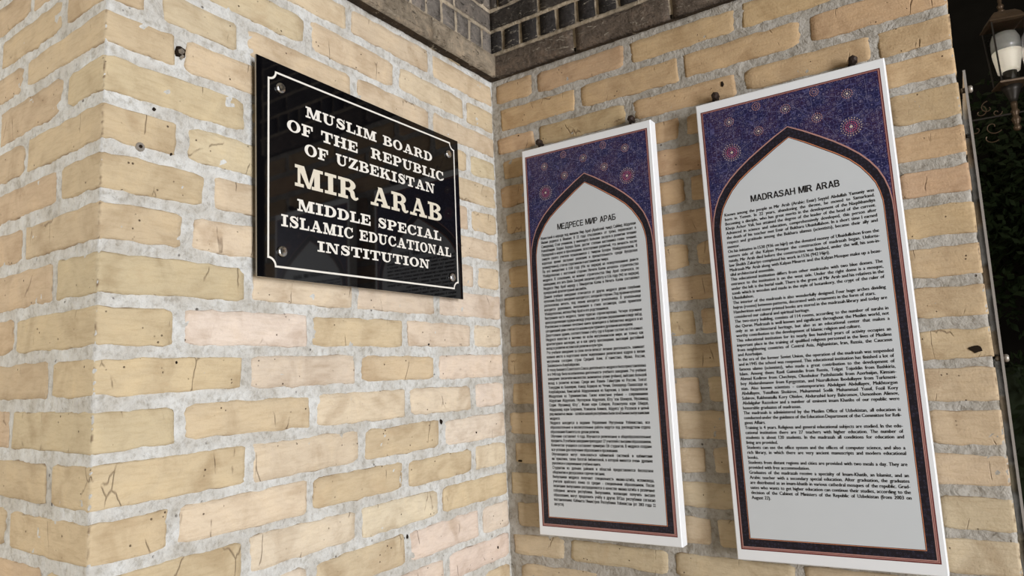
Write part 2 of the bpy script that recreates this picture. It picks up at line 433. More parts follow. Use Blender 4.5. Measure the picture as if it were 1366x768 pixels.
# broken fixing in the top left brick
t = empty('wall_fixing', (0, -.9577, -.1915+ZO), 'broken metal fixing stub in a ragged hole in the brickwork left of the black sign', 'fixing')
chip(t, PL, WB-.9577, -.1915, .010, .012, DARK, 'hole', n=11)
mb = MB(); mb.tube([(.002, -.9577, -.1915+ZO), (.007, -.9565, -.1905+ZO)], [.0058, .0045], 6); mb.tube([(.006, -.955, -.199+ZO), (.006, -.959, -.2035+ZO)], .0025, 5)
mb.build('stub', STEEL, t)
for ch in t.children: ch.matrix_parent_inverse = Matrix.Translation(-Vector((0, -.9577, -.1915+ZO)))
t = empty('wall_plug', (0, -1.0228, -.3814+ZO), 'small round metal plug set in the bed joint low down left of the black sign', 'plug')
mb = MB(); mb.lathe([(.0075, .000), (.0075, .003), (.0065, .0042), (.003, .0042), (.0028, .0015)], 12, (0, 0, 0), 'x'); mb.build('ring', STEEL, t)
mb = MB(); mb.lathe([(.0032, .0005), (.003, .0046)], 8, (0, 0, 0), 'x'); mb.build('core', DARK, t)

# ------------------------------------------------------------------ black acrylic sign
SX = .026; SC = dict(TL=(-.8230, -.1500), TR=(-.2076, -.1578), BR=(-.2058, -.5833), BL=(-.8190, -.5797))
def acrylic():
    t = NT('black_acrylic', .035, .5); c = t.coord(); n1 = t.noise(c, 7, 3)
    t.col(t.mix(n1, (.0015, .0015, .002, 1), (.004, .004, .005, 1))); return t.m
ACR = acrylic(); EDGE = plain('acrylic_edge_glint', (.30, .27, .22, 1), .2, .6)  # pale edge colour holds the light caught by the black acrylic's gloss
LET = plain('engraved_white', (.80, .775, .71, 1), .5, .3, 0, .03)
LETG = plain('engraved_cream', (.72, .67, .55, 1), .45, .3, 0, .05)
sign = empty('wall_sign', (0, -.515, -.366+ZO), 'glossy black plaque with white slab lettering on the left brick wall', 'sign')
SO = Vector((0, -.515, -.366+ZO))
def S(y, z, x=SX): return (x-SO.x, y-SO.y, z+ZO-SO.z)
k_ = [SC['TL'], SC['TR'], SC['BR'], SC['BL']]
mb = MB(); mb.add([S(*q, SX) for q in k_]+[S(*q, SX-.0045) for q in k_], [(3, 2, 1, 0), (4, 5, 6, 7)]); mb.build('panel', ACR, sign)
mb = MB(); mb.add([S(*q, SX) for q in k_]+[S(*q, SX-.0045) for q in k_], [(i, (i+1) % 4, 4+(i+1) % 4, 4+i) for i in range(4)])
o = mb.build('panel_edge', EDGE, sign); o['label'] = 'thin edge of the plaque, caught light put into its pale colour'
CHR = plain('brushed_chrome', (.72, .72, .72, 1), .22, .5, 1)
for (y, z) in [(-.7690, -.2009), (-.2498, -.2040), (-.7649, -.5273), (-.2493, -.5298)]:
    mb = MB(); mb.lathe([(.0075, 0), (.0075, SX-.0045)], 14, S(y, z, 0), 'x'); mb.lathe([(.0105, SX), (.0108, SX+.0025), (.0095, SX+.0045), (.006, SX+.0052), (.0, SX+.0054)], 20, S(y, z, 0), 'x')
    mb.build('screw_cap', CHR, sign, True)
# border line with scooped corners
b0, b1, zt_, zb_, rr, lw = -.7955, -.2255, -.1715, -.5575, .0165, .0040
mb = MB()
def strip(pts, wdt, closed=False, fx=.0004):
    n = len(pts); L_, R_ = [], []
    for i, p in enumerate(pts):
        a = Vector(pts[(i-1) % n] if closed or i > 0 else p); b = Vector(pts[(i+1) % n] if closed or i < n-1 else p)
        p = Vector(p); d1 = (p-a).normalized() if (p-a).length else None; d2 = (b-p).normalized() if (b-p).length else None
        if d1 is None: d1 = d2
        if d2 is None: d2 = d1
        t_ = (d1+d2).normalized(); nr = Vector((-t_.y, t_.x)); k = wdt/2/max(.5, nr.dot(Vector((-d1.y, d1.x))))
        L_.append(p+nr*k); R_.append(p-nr*k)
    vs_ = L_+R_; fs = [(i, (i+1) % n, n+(i+1) % n, n+i) for i in range(n if closed else n-1)]
    return vs_, fs
def arcpts(cy, cz, r_, a0, a1, n=8): return [(cy+r_*math.cos(R(a0+(a1-a0)*i/n)), cz+r_*math.sin(R(a0+(a1-a0)*i/n))) for i in range(n+1)]
pts = arcpts(b0, zt_, rr, -90, 0)[::1]
pts = arcpts(b0, zt_, rr, 270, 360)+arcpts(b1, zt_, rr, 180, 270)+arcpts(b1, zb_, rr, 90, 180)+arcpts(b0, zb_, rr, 0, 90)
vs_, fs = strip(pts, lw, True); mb.add([S(v[0], v[1], SX+.0004) for v in vs_], fs); mb.build('border_line', LET, sign)['label'] = 'white border line with scooped corners'

# slab serif capitals, drawn as polygons on a cap height of 1
def _r(x0, y0, x1, y1): return [[(x0, y0), (x1, y0), (x1, y1), (x0, y1)]]
def _ring(cx, cy, rx, ry, ix, iy, a0=0, a1=360, n=22, icx=None):
    icx = cx if icx is None else icx; out = []
    for i in range(n):
        a, b = R(a0+(a1-a0)*i/n), R(a0+(a1-a0)*(i+1)/n)
        out.append([(cx+rx*math.cos(a), cy+ry*math.sin(a)), (cx+rx*math.cos(b), cy+ry*math.sin(b)),
                    (icx+ix*math.cos(b), cy+iy*math.sin(b)), (icx+ix*math.cos(a), cy+iy*math.sin(a))])
    return out
def _st(pts, ws):
    P = []; W = []
    n = len(pts)
    for i in range(n-1):
        p0, p1, p2, p3 = (Vector(pts[max(0, min(n-1, j))]) for j in (i-1, i, i+1, i+2))
        for t in (0, .25, .5, .75):
            P.append(.5*((2*p1)+(-p0+p2)*t+(2*p0-5*p1+4*p2-p3)*t*t+(-p0+3*p1-3*p2+p3)*t**3)); W.append(ws[i]*(1-t)+ws[i+1]*t)
    P.append(Vector(pts[-1])); W.append(ws[-1]); L_ = []; R_ = []
    for i, p in enumerate(P):
        t = (P[min(i+1, len(P)-1)]-P[max(0, i-1)]).normalized(); nn = Vector((-t.y, t.x))*W[i]/2
        L_.append(p+nn); R_.append(p-nn)
    return [[tuple(L_[i]), tuple(L_[i+1]), tuple(R_[i+1]), tuple(R_[i])] for i in range(len(P)-1)]
sf = .15
G = {
 'I': (.60, _r(.17, 0, .43, 1)+_r(0, 0, .60, sf)+_r(0, 1-sf, .60, 1)),
 'L': (.88, _r(.13, 0, .39, 1)+_r(0, 0, .88, sf)+_r(0, 1-sf, .54, 1)+[[(.74, .1), (.88, .1), (.88, .42), (.80, .42)]]),
 'T': (1.0, _r(.37, 0, .63, 1)+_r(.2, 0, .8, sf)+_r(0, 1-sf, 1.0, 1)+[[(0, .58), (.09, .58), (.16, .9), (0, .9)], [(.91, .58), (1.0, .58), (1.0, .9), (.84, .9)]]),
 'F': (.92, _r(.13, 0, .39, 1)+_r(0, 0, .56, sf)+_r(0, 1-sf, .90, 1)+[[(.80, .60), (.90, .60), (.90, .9), (.72, .9)]]+_r(.35, .44, .60, .57)+_r(.55, .33, .65, .68)),
 'E': (.96, _r(.13, 0, .39, 1)+_r(0, 0, .94, sf)+_r(0, 1-sf, .92, 1)+[[(.82, .62), (.92, .62), (.92, .9), (.74, .9)], [(.74, .1), (.94, .1), (.94, .40), (.84, .40)]]+_r(.35, .44, .60, .57)+_r(.55, .33, .65, .68)),
 'H': (1.16, _r(.12, 0, .38, 1)+_r(.78, 0, 1.04, 1)+_r(0, 0, .50, sf)+_r(0, 1-sf, .50, 1)+_r(.66, 0, 1.16, sf)+_r(.66, 1-sf, 1.16, 1)+_r(.3, .43, .8, .56)),
 'M': (1.36, [[(.13, 0), (.26, 0), (.26, 1), (.13, 1)], [(.10, 1), (.44, 1), (.74, .05), (.60, .0)], [(.60, 0), (.74, .0), (1.04, 1), (.90, 1)]]+_r(.93, 0, 1.21, 1)+_r(0, 0, .42, sf)+_r(0, 1-sf, .40, 1)+_r(.80, 0, 1.36, sf)+_r(.93, 1-sf, 1.36, 1)),
 'N': (1.14, _r(.13, 0, .25, 1)+[[(.10, 1), (.42, 1), (1.0, .0), (.78, 0)]]+_r(.86, 0, .99, 1)+_r(0, 0, .42, sf)+_r(0, 1-sf, .35, 1)+_r(.70, 1-sf, 1.14, 1)),
 'U': (1.10, _r(.12, .3, .38, 1)+_r(.80, .3, .93, 1)+_r(0, 1-sf, .52, 1)+_r(.64, 1-sf, 1.10, 1)+_ring(.525, .34, .405, .36, .21, .22, 180, 360, 16, .59)),
 'O': (1.06, _ring(.53, .5, .53, .52, .25, .40)),
 'C': (1.0, _ring(.53, .5, .53, .52, .25, .40, 55, 318)+_r(.80, .62, .93, 1.0)+_st([(.90, .66), (.80, .82), (.68, .93)], [.10, .16, .10])+_st([(.76, .10), (.88, .20), (.95, .32)], [.13, .12, .10])),
 'D': (1.03, _r(.13, 0, .39, 1)+_r(0, 0, .5, sf)+_r(0, 1-sf, .5, 1)+_ring(.46, .5, .57, .5, .28, .36, -90, 90, 16)),
 'B': (1.0, _r(.13, 0, .39, 1)+_r(0, 0, .55, sf-.01)+_r(0, 1-sf+.01, .52, 1)+_r(.3, .455, .52, .565)+_ring(.50, .755, .42, .245, .15, .125, -90, 90, 12)+_ring(.52, .275, .48, .275, .19, .15, -90, 90, 12)),
 'P': (.98, _r(.13, 0, .39, 1)+_r(0, 0, .56, sf)+_r(0, 1-sf, .52, 1)+_r(.3, .40, .52, .52)+_ring(.50, .70, .46, .30, .18, .175, -90, 90, 14)),
 'R': (1.12, _r(.13, 0, .39, 1)+_r(0, 0, .52, sf)+_r(0, 1-sf, .52, 1)+_r(.3, .43, .52, .545)+_ring(.50, .715, .45, .285, .17, .165, -90, 90, 14)+_st([(.55, .48), (.74, .38), (.80, .16), (.93, .06), (1.08, .14)], [.12, .24, .25, .14, .08])),
 'A': (1.18, [[(.17, .05), (.29, .05), (.62, .98), (.50, 1.0)], [(.44, 1.0), (.70, 1.0), (1.08, .05), (.79, .05)]]+_r(.36, .28, .86, .40)+_r(0, 0, .46, sf)+_r(.64, 0, 1.18, sf)),
 'K': (1.18, _r(.13, 0, .39, 1)+_r(0, 0, .52, sf)+_r(0, 1-sf, .52, 1)+[[(.36, .34), (.36, .50), (.80, .92), (.95, .92)], [(.48, .56), (.68, .74), (1.12, .08), (.80, .08)]]+_r(.64, 1-sf, 1.10, 1)+_r(.66, 0, 1.18, sf)),
 'S': (.88, _st([(.76, .66), (.66, .86), (.46, .935), (.25, .87), (.20, .73), (.32, .60), (.52, .50), (.68, .40), (.69, .22), (.55, .09), (.36, .065), (.18, .16), (.09, .36)],
                [.07, .12, .13, .20, .25, .27, .28, .28, .25, .18, .13, .12, .08])+[[(.70, .62), (.79, .62), (.79, 1.0), (.73, 1.0)], [(.05, 0), (.11, 0), (.14, .40), (.05, .40)]]),
 'Z': (.94, _r(.04, 1-sf, .92, 1)+_r(0, 0, .92, sf)+[[(.02, .08), (.32, .08), (.90, .94), (.60, .94)], [(.04, .62), (.13, .62), (.26, .9), (.04, .9)], [(.70, .1), (.92, .1), (.92, .40), (.83, .40)]]),
}
def word_w(txt, gap=.10): return sum((.50 if ch == ' ' else G[ch][0])+gap for ch in txt)-gap
for txt, y0, y1, ztop, zbase, mt in [('MUSLIM BOARD', -.7075, -.3150, -.2178, -.2410, LET), ('OF THE  REPUBLIC', -.7530, -.2712, -.2580, -.2822, LET),
        ('OF UZBEKISTAN', -.7108, -.3089, -.2975, -.3220, LET), ('MIR ARAB', -.7345, -.2840, -.3463, -.3906, LETG),
        ('MIDDLE SPECIAL', -.7288, -.2888, -.4163, -.4402, LET), ('ISLAMIC EDUCATIONAL', -.7666, -.2512, -.4536, -.4772, LET),
        ('INSTITUTION', -.6795, -.3367, -.4944, -.5162, LET)]:
    W_ = word_w(txt); kx = (y1-y0)/W_; kz = ztop-zbase; cx = 0
    for ch in txt:
        if ch == ' ': cx += .60; continue
        gw, polys = G[ch]
        mb = MB()
        for pi, pl in enumerate(polys):
            mb.add([S(y0+(cx+a)*kx, zbase+b*kz, SX+.0004+pi*.00002) for a, b in pl], [tuple(range(len(pl)))])
        cx += gw+.10; mb.build('letter', mt, sign)

# heavy sans capitals for the poster titles, Latin and Cyrillic
_bl = _ring(.40, .29, .31, .29, .13, .14, -90, 90, 12)+_r(.1, 0, .41, .15)+_r(.1, .43, .41, .58)
T = {
 'M': (.86, _r(0, 0, .16, 1)+_r(.70, 0, .86, 1)+[[(.0, 1), (.22, 1), (.49, 0), (.37, 0)], [(.86, 1), (.64, 1), (.37, 0), (.49, 0)]]),
 'A': (.78, [[(0, 0), (.18, 0), (.48, 1), (.30, 1)], [(.60, 0), (.78, 0), (.48, 1), (.30, 1)]]+_r(.17, .21, .61, .36)),
 'D': (.73, _r(0, 0, .17, 1)+_r(.1, 0, .33, .16)+_r(.1, .84, .33, 1)+_ring(.32, .5, .41, .5, .23, .34, -90, 90, 16)),
 'P': (.70, _r(0, 0, .17, 1)+_r(.1, .36, .40, .51)+_r(.1, .85, .40, 1)+_ring(.39, .68, .31, .32, .14, .17, -90, 90, 14)),
 'R': (.78, _r(0, 0, .17, 1)+_r(.1, .42, .40, .57)+_r(.1, .85, .40, 1)+_ring(.39, .71, .31, .29, .14, .14, -90, 90, 14)+[[(.32, .45), (.52, .48), (.78, 0), (.58, 0)]]),
 'S': (.70, _st([(.61, .74), (.52, .88), (.35, .92), (.17, .86), (.10, .73), (.18, .61), (.36, .53), (.54, .44), (.60, .28), (.52, .13), (.35, .08), (.16, .13), (.07, .29)], [.16]*13)),
 'H': (.74, _r(0, 0, .17, 1)+_r(.57, 0, .74, 1)+_r(.1, .43, .64, .59)), 'I': (.17, _r(0, 0, .17, 1)),
 'B': (.72, _r(0, 0, .17, 1)+_bl+_ring(.38, .72, .28, .28, .12, .13, -90, 90, 12)+_r(.1, .85, .39, 1)),
 '\u0411': (.71, _r(0, 0, .17, 1)+_ring(.39, .305, .32, .305, .14, .155, -90, 90, 12)+_r(.1, 0, .40, .15)+_r(.1, .46, .40, .61)+_r(0, .85, .64, 1)),
 '\u0415': (.66, _r(0, 0, .17, 1)+_r(.1, 0, .66, .16)+_r(.1, .84, .65, 1)+_r(.1, .43, .61, .58)),
 '\u0421': (.74, _ring(.39, .5, .39, .52, .21, .36, 42, 318, 22)),
 '\u0418': (.76, _r(0, 0, .16, 1)+_r(.60, 0, .76, 1)+[[(.06, 0), (.26, .0), (.70, 1), (.50, 1)]]),
 '\u0414': (.84, _r(0, 0, .84, .15)+_r(0, -.2, .14, .1)+_r(.70, -.2, .84, .1)+_r(.56, .1, .73, 1)+_r(.23, .85, .73, 1)+[[(.09, .1), (.26, .1), (.40, .9), (.23, .9)]]),
}
T['\u041c'] = T['M']; T['\u0410'] = T['A']; T['\u0420'] = T['P']

# ------------------------------------------------------------------ printed posters
BOARD = plain('poster_white', (.82, .85, .88, 1), .35, .4, 0, .02, 20)
PANEL = plain('print_grey_white', (.60, .64, .67, 1), .4, .35, 0, .03, 12)
RED = plain('print_maroon', (.13, .026, .024, 1), .4, .35, 0, .5, 300)
PNKL = plain('print_pink', (.46, .25, .22, 1), .4)
LAV = plain('print_lavender', (.16, .155, .27, 1), .4)
ORG = plain('print_orange', (.62, .24, .12, 1), .4)
CRMD = plain('print_cream', (.60, .50, .42, 1), .4)
ROSE = plain('print_rose', (.55, .10, .16, 1), .4)
INK = plain('print_ink', (.008, .008, .01, 1), .5, .3)
def tilework():
    t = NT('print_blue_tilework', .38, .35); c = t.coord('Object')
    sx = t.n('ShaderNodeSeparateXYZ'); t.l(c, sx.inputs[0]); cb = t.n('ShaderNodeCombineXYZ')
    t.l(sx.outputs[0], cb.inputs[0]); t.l(sx.outputs[2], cb.inputs[1]); c = cb.outputs[0]
    a = t.mix(t.ramp(t.noise(c, 14, 2), [(.4, 0), (.6, 1)]), (.012, .013, .062, 1), (.026, .012, .050, 1))
    e = t.vor(c, 100, 'DISTANCE_TO_EDGE', 'Distance', .55)
    a = t.mix(t.ramp(e, [(.0, .7), (.07, 0)]), a, (.10, .10, .25, 1))
    d = t.vor(c, 100, 'F1', 'Distance', .55)
    rg = t.ramp(d, [(.10, 1), (.16, 0), (.24, 0), (.29, 1), (.36, 0)])
    a = t.mix(t.math('MULTIPLY', rg, .55), a, (.30, .27, .42, 1))
    d2 = t.vor(c, 230, 'F1', 'Distance', .8)
    a = t.mix(t.math('MULTIPLY', t.ramp(d2, [(.16, 1), (.30, 0)]), .5), a, (.30, .28, .44, 1))
    t.col(a); return t.m
def bandwork():
    t = NT('print_dark_band', .38, .35); c = t.coord('Object')
    sx = t.n('ShaderNodeSeparateXYZ'); t.l(c, sx.inputs[0]); cb = t.n('ShaderNodeCombineXYZ')
    t.l(sx.outputs[0], cb.inputs[0]); t.l(sx.outputs[2], cb.inputs[1]); c = cb.outputs[0]
    d = t.vor(c, 150, 'F1', 'Distance', .5)
    a = t.mix(t.math('MULTIPLY', t.ramp(d, [(.12, 1), (.2, 0), (.30, 0), (.36, .7), (.44, 0)]), .5), (.012, .010, .016, 1), (.09, .085, .15, 1))
    t.col(a); return t.m
TILE = tilework(); BAND = bandwork()

glyph = {}
fc = bpy.data.curves.new('lettering_source', 'FONT'); fc.resolution_u = 2; fc.size = 1
fo = bpy.data.objects.new('lettering_source', fc)
def wordmesh(wd):
    if wd not in glyph:
        fc.body = wd; me = bpy.data.meshes.new_from_object(fo)
        vs_ = [(v.co.x, v.co.y) for v in me.vertices]; x0 = min(v[0] for v in vs_)
        vs_ = [(x-x0, y) for x, y in vs_]
        glyph[wd] = (vs_, [tuple(p.vertices) for p in me.polygons], max(v[0] for v in vs_)); bpy.data.meshes.remove(me)
    return glyph[wd]

ARO = [(.0, .1005), (.030, .1170), (.0603, .1364), (.0880, .1550), (.1126, .1744), (.1330, .1930), (.1492, .2119), (.1625, .2320), (.1720, .2541), (.1785, .2780), (.1815, .3035), (.1820, .32)]
ARI = [(.0, .1267), (.029, .1450), (.0573, .1645), (.0850, .1835), (.1096, .2030), (.1275, .2225), (.1417, .2437), (.1510, .2610), (.1565, .2798), (.1600, .2999), (.1605, .32)]
def poster(corners, title, tx, lines, ends, pitch, first, tm, size, name_lab):
    yb = -.045; (TL, TR, BR, BL) = corners
    W = ((TR[0]-TL[0])+(BR[0]-BL[0]))/2; H = TL[1]-BL[1]
    o0 = Vector((BL[0], 0, BL[1]+ZO))
    root = empty('poster_board', o0, name_lab, 'poster', 'poster boards on the right wall')
    def M(a, v, d=0):
        a /= W; v /= H
        x = (TL[0]*(1-a)+TR[0]*a)*(1-v)+(BL[0]*(1-a)+BR[0]*a)*v
        z = (TL[1]*(1-a)+TR[1]*a)*(1-v)+(BL[1]*(1-a)+BR[1]*a)*v
        return (x-o0.x, yb-d-o0.y, z+ZO-o0.z)
    # board: box with a fine bevel
    mb = MB(); bv = .0018
    rings = [([(bv, bv), (W-bv, bv), (W-bv, H-bv), (bv, H-bv)], 0), ([(0, 0), (W, 0), (W, H), (0, H)], -bv), ([(0, 0), (W, 0), (W, H), (0, H)], -.032)]
    vv = []
    for rg, d in rings: vv += [M(a, v, d) for a, v in rg]
    fs = [(0, 3, 2, 1), (8, 9, 10, 11)]
    for r_ in range(2): fs += [(r_*4+i, r_*4+(i+1) % 4, r_*4+4+(i+1) % 4, r_*4+4+i) for i in range(4)]
    mb.add(vv, fs); mb.build('board', BOARD, root)
    def rect(mb, m_l, m_t, m_r, m_b, d): mb.add([M(m_l, m_t, d), M(W-m_r, m_t, d), M(W-m_r, H-m_b, d), M(m_l, H-m_b, d)], [(3, 2, 1, 0)])
    def layer(nm, mt, lab, *rects):
        mb = MB()
        for r_ in rects: rect(mb, *r_)
        o = mb.build(nm, mt, root); o['label'] = lab; return o
    layer('printed_frame', RED, 'maroon printed frame line', (.0105, .0200, .0095, .0225, .0003))
    layer('printed_line', PNKL, 'thin pink line inside the frame', (.0130, .0225, .0118, .0250, .0005))
    layer('printed_line', RED, 'second maroon line', (.0145, .0238, .0133, .0265, .0007))
    layer('printed_tilework', TILE, 'dark blue rosette tilework print', (.0158, .0250, .0146, .0285, .0009))
    cx = W/2; sc = (W/2-.0150)/.1820; sci = (W/2-.0330)/.1605
    def arch(prof, s, grow, bottom, d, nm, mt, lab):
        pts = [(x*s+(grow if i else 0), y-grow*1.15) for i, (x, y) in enumerate(prof)]
        xs = pts[-1][0]; mb = MB(); vv = []; n = len(pts)
        rows = pts+[(xs, H-bottom+grow)]
        for x, y in rows: vv += [M(cx-x, y, d), M(cx+x, y, d)]
        mb.add(vv, [(2*i, 2*i+2, 2*i+3, 2*i+1) for i in range(len(rows)-1)])
        o = mb.build(nm, mt, root); o['label'] = lab; return o
    arch(ARO, sc, .0008, .0285, .0011, 'printed_arch', PNKL, 'pink outline of the pointed arch')
    arch(ARO, sc, -.0012, .0285, .0013, 'printed_arch', BAND, 'dark patterned band of the pointed arch')
    arch(ARI, sci, .0022, .0480, .0015, 'printed_arch', ORG, 'orange inner outline of the arch')
    arch(ARI, sci, .0010, .0480, .0017, 'printed_arch', BAND, 'dark hairline inside the orange outline')
    arch(ARI, sci, .0, .0480, .0019, 'text_panel', PANEL, 'pale grey text panel under the arch')
    # strapwork lines and rosettes of dots in the spandrels
    k = W/.3925
    lines_ = []
    nodes = [(-.1224, .0585), (0, .0595), (.1224, .0585), (-.0605, .0957), (.0605, .0957), (-.1230, .1316), (.1230, .1316), (-.0605, .0376), (.0605, .0376),
             (-.165, .0957), (.165, .0957), (-.165, .165), (.165, .165), (-.165, .028), (.165, .028), (0, .028), (-.155, .20), (.155, .20), (-.09, .155), (.09, .155)]
    for i, a in enumerate(nodes):
        for b in nodes[i+1:]:
            L_ = math.hypot(a[0]-b[0], a[1]-b[1])
            if .045 < L_ < .100: lines_.append((a, b))
    mb = MB()
    def ok(x, y): return abs(x) < W/2-.017 and .027 < y and (y < .30)
    for a, b in lines_:
        d_ = Vector((b[0]-a[0], b[1]-a[1])); L_ = d_.length; d_ /= L_; nr = Vector((-d_.y, d_.x))
        for off in (-.0075,):
            p0 = Vector(a)*1+nr*off+d_*.008; p1 = Vector(b)+nr*off-d_*.008
            p0.x *= k; p1.x *= k
            if ok(*p0) and ok(*p1):
                vs_, fs = strip([tuple(p0), tuple(p1)], .00065); mb.add([M(cx+v[0], v[1], .0010) for v in vs_], [tuple(reversed(f)) for f in fs])
    o = mb.build('printed_strapwork', LAV, root); o['label'] = 'thin lavender star lines in the tilework'; o['kind'] = 'stuff'
    def dots(spec, mt, lab):
        mb = MB()
        for (x, y, r_) in spec:
            mb.add([M(cx+x*k+r_*math.cos(q*math.pi/3), y+r_*math.sin(q*math.pi/3), .00105) for q in range(6)], [tuple(range(6))])
        o = mb.build('printed_rosette', mt, root); o['label'] = lab; o['kind'] = 'stuff'
    big = [(-.1230, .1316), (.1230, .1316)]; med = [(-.0605, .0957), (.0605, .0957), (0, .0595), (.1224, .0585), (-.1224, .0585)]; sm = [(-.0605, .0376), (.0605, .0376)]
    D1, D2, D3 = [], [], []
    for x, y in big:
        D1.append((x, y, .0032))
        for r_, n, s_ in ((.0065, 10, .0011), (.0105, 16, .0013), (.0150, 20, .0013), (.0195, 22, .0011)):
            for q in range(n):
                a = 2*math.pi*(q+.5*(n % 4 == 0))/n; (D3 if r_ in (.0105, .0065) else D2 if r_ < .018 else D1).append((x+r_*math.cos(a), y+r_*math.sin(a), s_))
    for x, y in med:
        D1.append((x, y, .0026))
        for r_, n, s_ in ((.0058, 10, .0010), (.0098, 14, .0012)):
            for q in range(n):
                a = 2*math.pi*q/n; (D2 if r_ > .007 else D1).append((x+r_*math.cos(a), y+r_*math.sin(a), s_))
    for x, y in sm:
        for r_, n, s_ in ((.004, 8, .0010), (.0085, 14, .0012)):
            for q in range(n):
                a = 2*math.pi*q/n; D2.append((x+r_*math.cos(a), y+r_*math.sin(a), s_)) if y-r_ > -.1 else None
    dots(D1, CRMD, 'cream dots of the rosettes'); dots(D2, ORG if False else PNKL, 'pink dots of the rosettes'); dots(D3, ROSE, 'rose red dots of the two large rosettes')
    # text
    def put(mb, wd, x, v, sxx, syy, bold=.036):
        vs_, fs, ww = wordmesh(wd)          # struck twice, a hair apart, for a bold weight
        for q, (dx, dy) in enumerate(((-bold, 0), (bold, .012))): mb.add([M(x+(a+dx)*sxx, v-(b+dy)*syy, .0022+q*.00004) for a, b in vs_], fs)
    mb = MB(); (t0, t1, tv, th) = tx
    tot = sum((.36 if ch == ' ' else T[ch][0])+.05 for ch in title)-.05; sxx = (t1-t0)/tot; x = t0
    for ch in title:
        if ch == ' ': x += .41*sxx; continue
        for pi, pl in enumerate(T[ch][1]): mb.add([M(x+a_*sxx, tv+th/2-b_*th, .0022+pi*.00002) for a_, b_ in pl], [tuple(range(len(pl)))])
        x += (T[ch][0]+.05)*sxx
    mb.build('title_lettering', INK, root)['label'] = 'bold black title reading '+title
    mb = MB(); col_w = W-tm[0]-tm[1]
    full = [l for i, l in enumerate(lines) if (i+1) not in ends]
    nat = max(sum(wordmesh(q)[2] for q in l.split())+.30*(len(l.split())-1) for l in full); sxx = col_w/nat
    for i, l in enumerate(lines):
        q = l.split(); base = first+pitch*i+size*.36
        tot = sum(wordmesh(z_)[2] for z_ in q)*sxx
        gap = .36*sxx if (i+1) in ends else (col_w-tot)/max(1, len(q)-1)
        x = tm[0]
        for z_ in q: put(mb, z_, x, base, sxx, size); x += wordmesh(z_)[2]*sxx+gap
    o = mb.build('text_lettering', INK, root); o['label'] = 'block of small black printed text'; o['kind'] = 'stuff'
    return root

EN = """Known among the people as Mir Arab (Arabic: Emir) Sayyid Abdullah Yamaniy was
born in Yemen. In 22 years, abandoning the throne, he moved to Samarkand.
Becoming a disciple, who has great merits in the development of the Naqshbandiya
Khoja Achor Vali, has attained the degree of the leader of the head of the current.
Advanced in science and education, comprehensively developed, this person after
the death of his teacher met Emir of Bukhara Ubaidullahon. In a short time I earned
respect and gratitude among the Bukhara ulamus (scientists), became their ally and
mentor.
On his initiative in 1530 (936 on hijri) on the donated money of Ubaidullohon from the
eastern side of the Kalyan Mosque the construction of madrasah began. Unfortu-
nately, Mir Arab died before the construction was finished, under the will, his son-in-
law Sheikh Zakariyo completed his work in 1536 (942 Hijri).
Madrasah Mir Arab along with Kalyan Minaret and the Kalyan Mosque make up a beau-
tiful architectural ensemble.
This educational institution differs from other madrasahs with two blue domes. The
entrance to the institution is on the west side. Under the right dome is a mosque,
under the left is the burial vault. There is the grave of Mir Arab and his relatives in the
tomb which is wooden and made in the style of hotamkory, the crypt of the ruler of
Ubaidullahon.
The interior of the madrasah is also wonderfully designed. Four huge arches dividing
hujras (rooms) between patterns, decorated with ornaments in the form of stars.
Handwritten and stone printed books are stored in the madrasah library and today are
considered our cultural and spiritual heritage.
The two-story building, consists of 114 rooms, according to the number of surahs in
the Quran. Madrasah is well known and significant throughout the Muslim world, not
only as an architectural heritage, but also as an educational center that makes a
worthy contribution to the development of Islamic religion and culture.
This educational institution for its nearly five hundred years of activity occupies an
important place in the training of qualified religious personnel in the lives of Muslims
from neighboring countries of Central Asia, Afghanistan, Iran, Russia, the Caucasus
and Azerbaijan.
In the era of the former Soviet Union, the operation of the madrasah was suspended
and in 1945 the school was reopened. This educational institution has finished a lot of
famous ulamo (scientists), who made a great contribution to the development of
Islam. Among them: Ravil Gainutdin from Russia, Tolgat Tojuddin from Bashkiria,
Ahmad Kodirov from Chechnya, Okoshukur Pashshazade from Azerbaijan, Kimsan-
boy Abdurahmanov from Kyrgyzstan, and Nasrullohon Ibodullayev from Turkmeni-
stan. Also known scientists - contemporaries Abdulgani Abdullayev, Mukhtorgon
Abdullayev, Yusufhon Shokirov, Muhammad Sodik Muhammad Yusuf, Fozil Kory
Sobirov, Rakhmatulla Kory Obidov, Abdurashid kory Bahromov, Usmonhon Alimov,
Abdulgafur Razzokov and a number of eminent imam Khatibs of our republic were
honorable graduates of madrassas.
The madrasah is administered by the Muslim Office of Uzbekistan, all education is
conducted under the guidance of the Education Department of the Committee for Reli-
gious Affairs.
Training is 4 years. Religious and general educational subjects are studied. In the edu-
cational institution there are 27 teachers with higher education. The number of
students is about 120 students. In the madrasah all conditions for education and
living are provided.
Students can use the office system and the offices of computer science, and also a
rich library, in which there are very ancient manuscripts and modern educational
books.
Students from distant regions and cities are provided with two meals a day. They are
provided with free accommodation.
Graduates of the madrasah receive a specialty of Imam-Khatib, an Islamist, and an
Arabic teacher with a secondary special education. After graduation, the graduates
are distributed as an imam-khatib in various cathedral mosques of the republic. Grad-
uates who wants to get higher education can continue their studies, according to the
decision of the Cabinet of Ministers of the Republic of Uzbekistan (from 2003 on
August 22).""".split('\n')
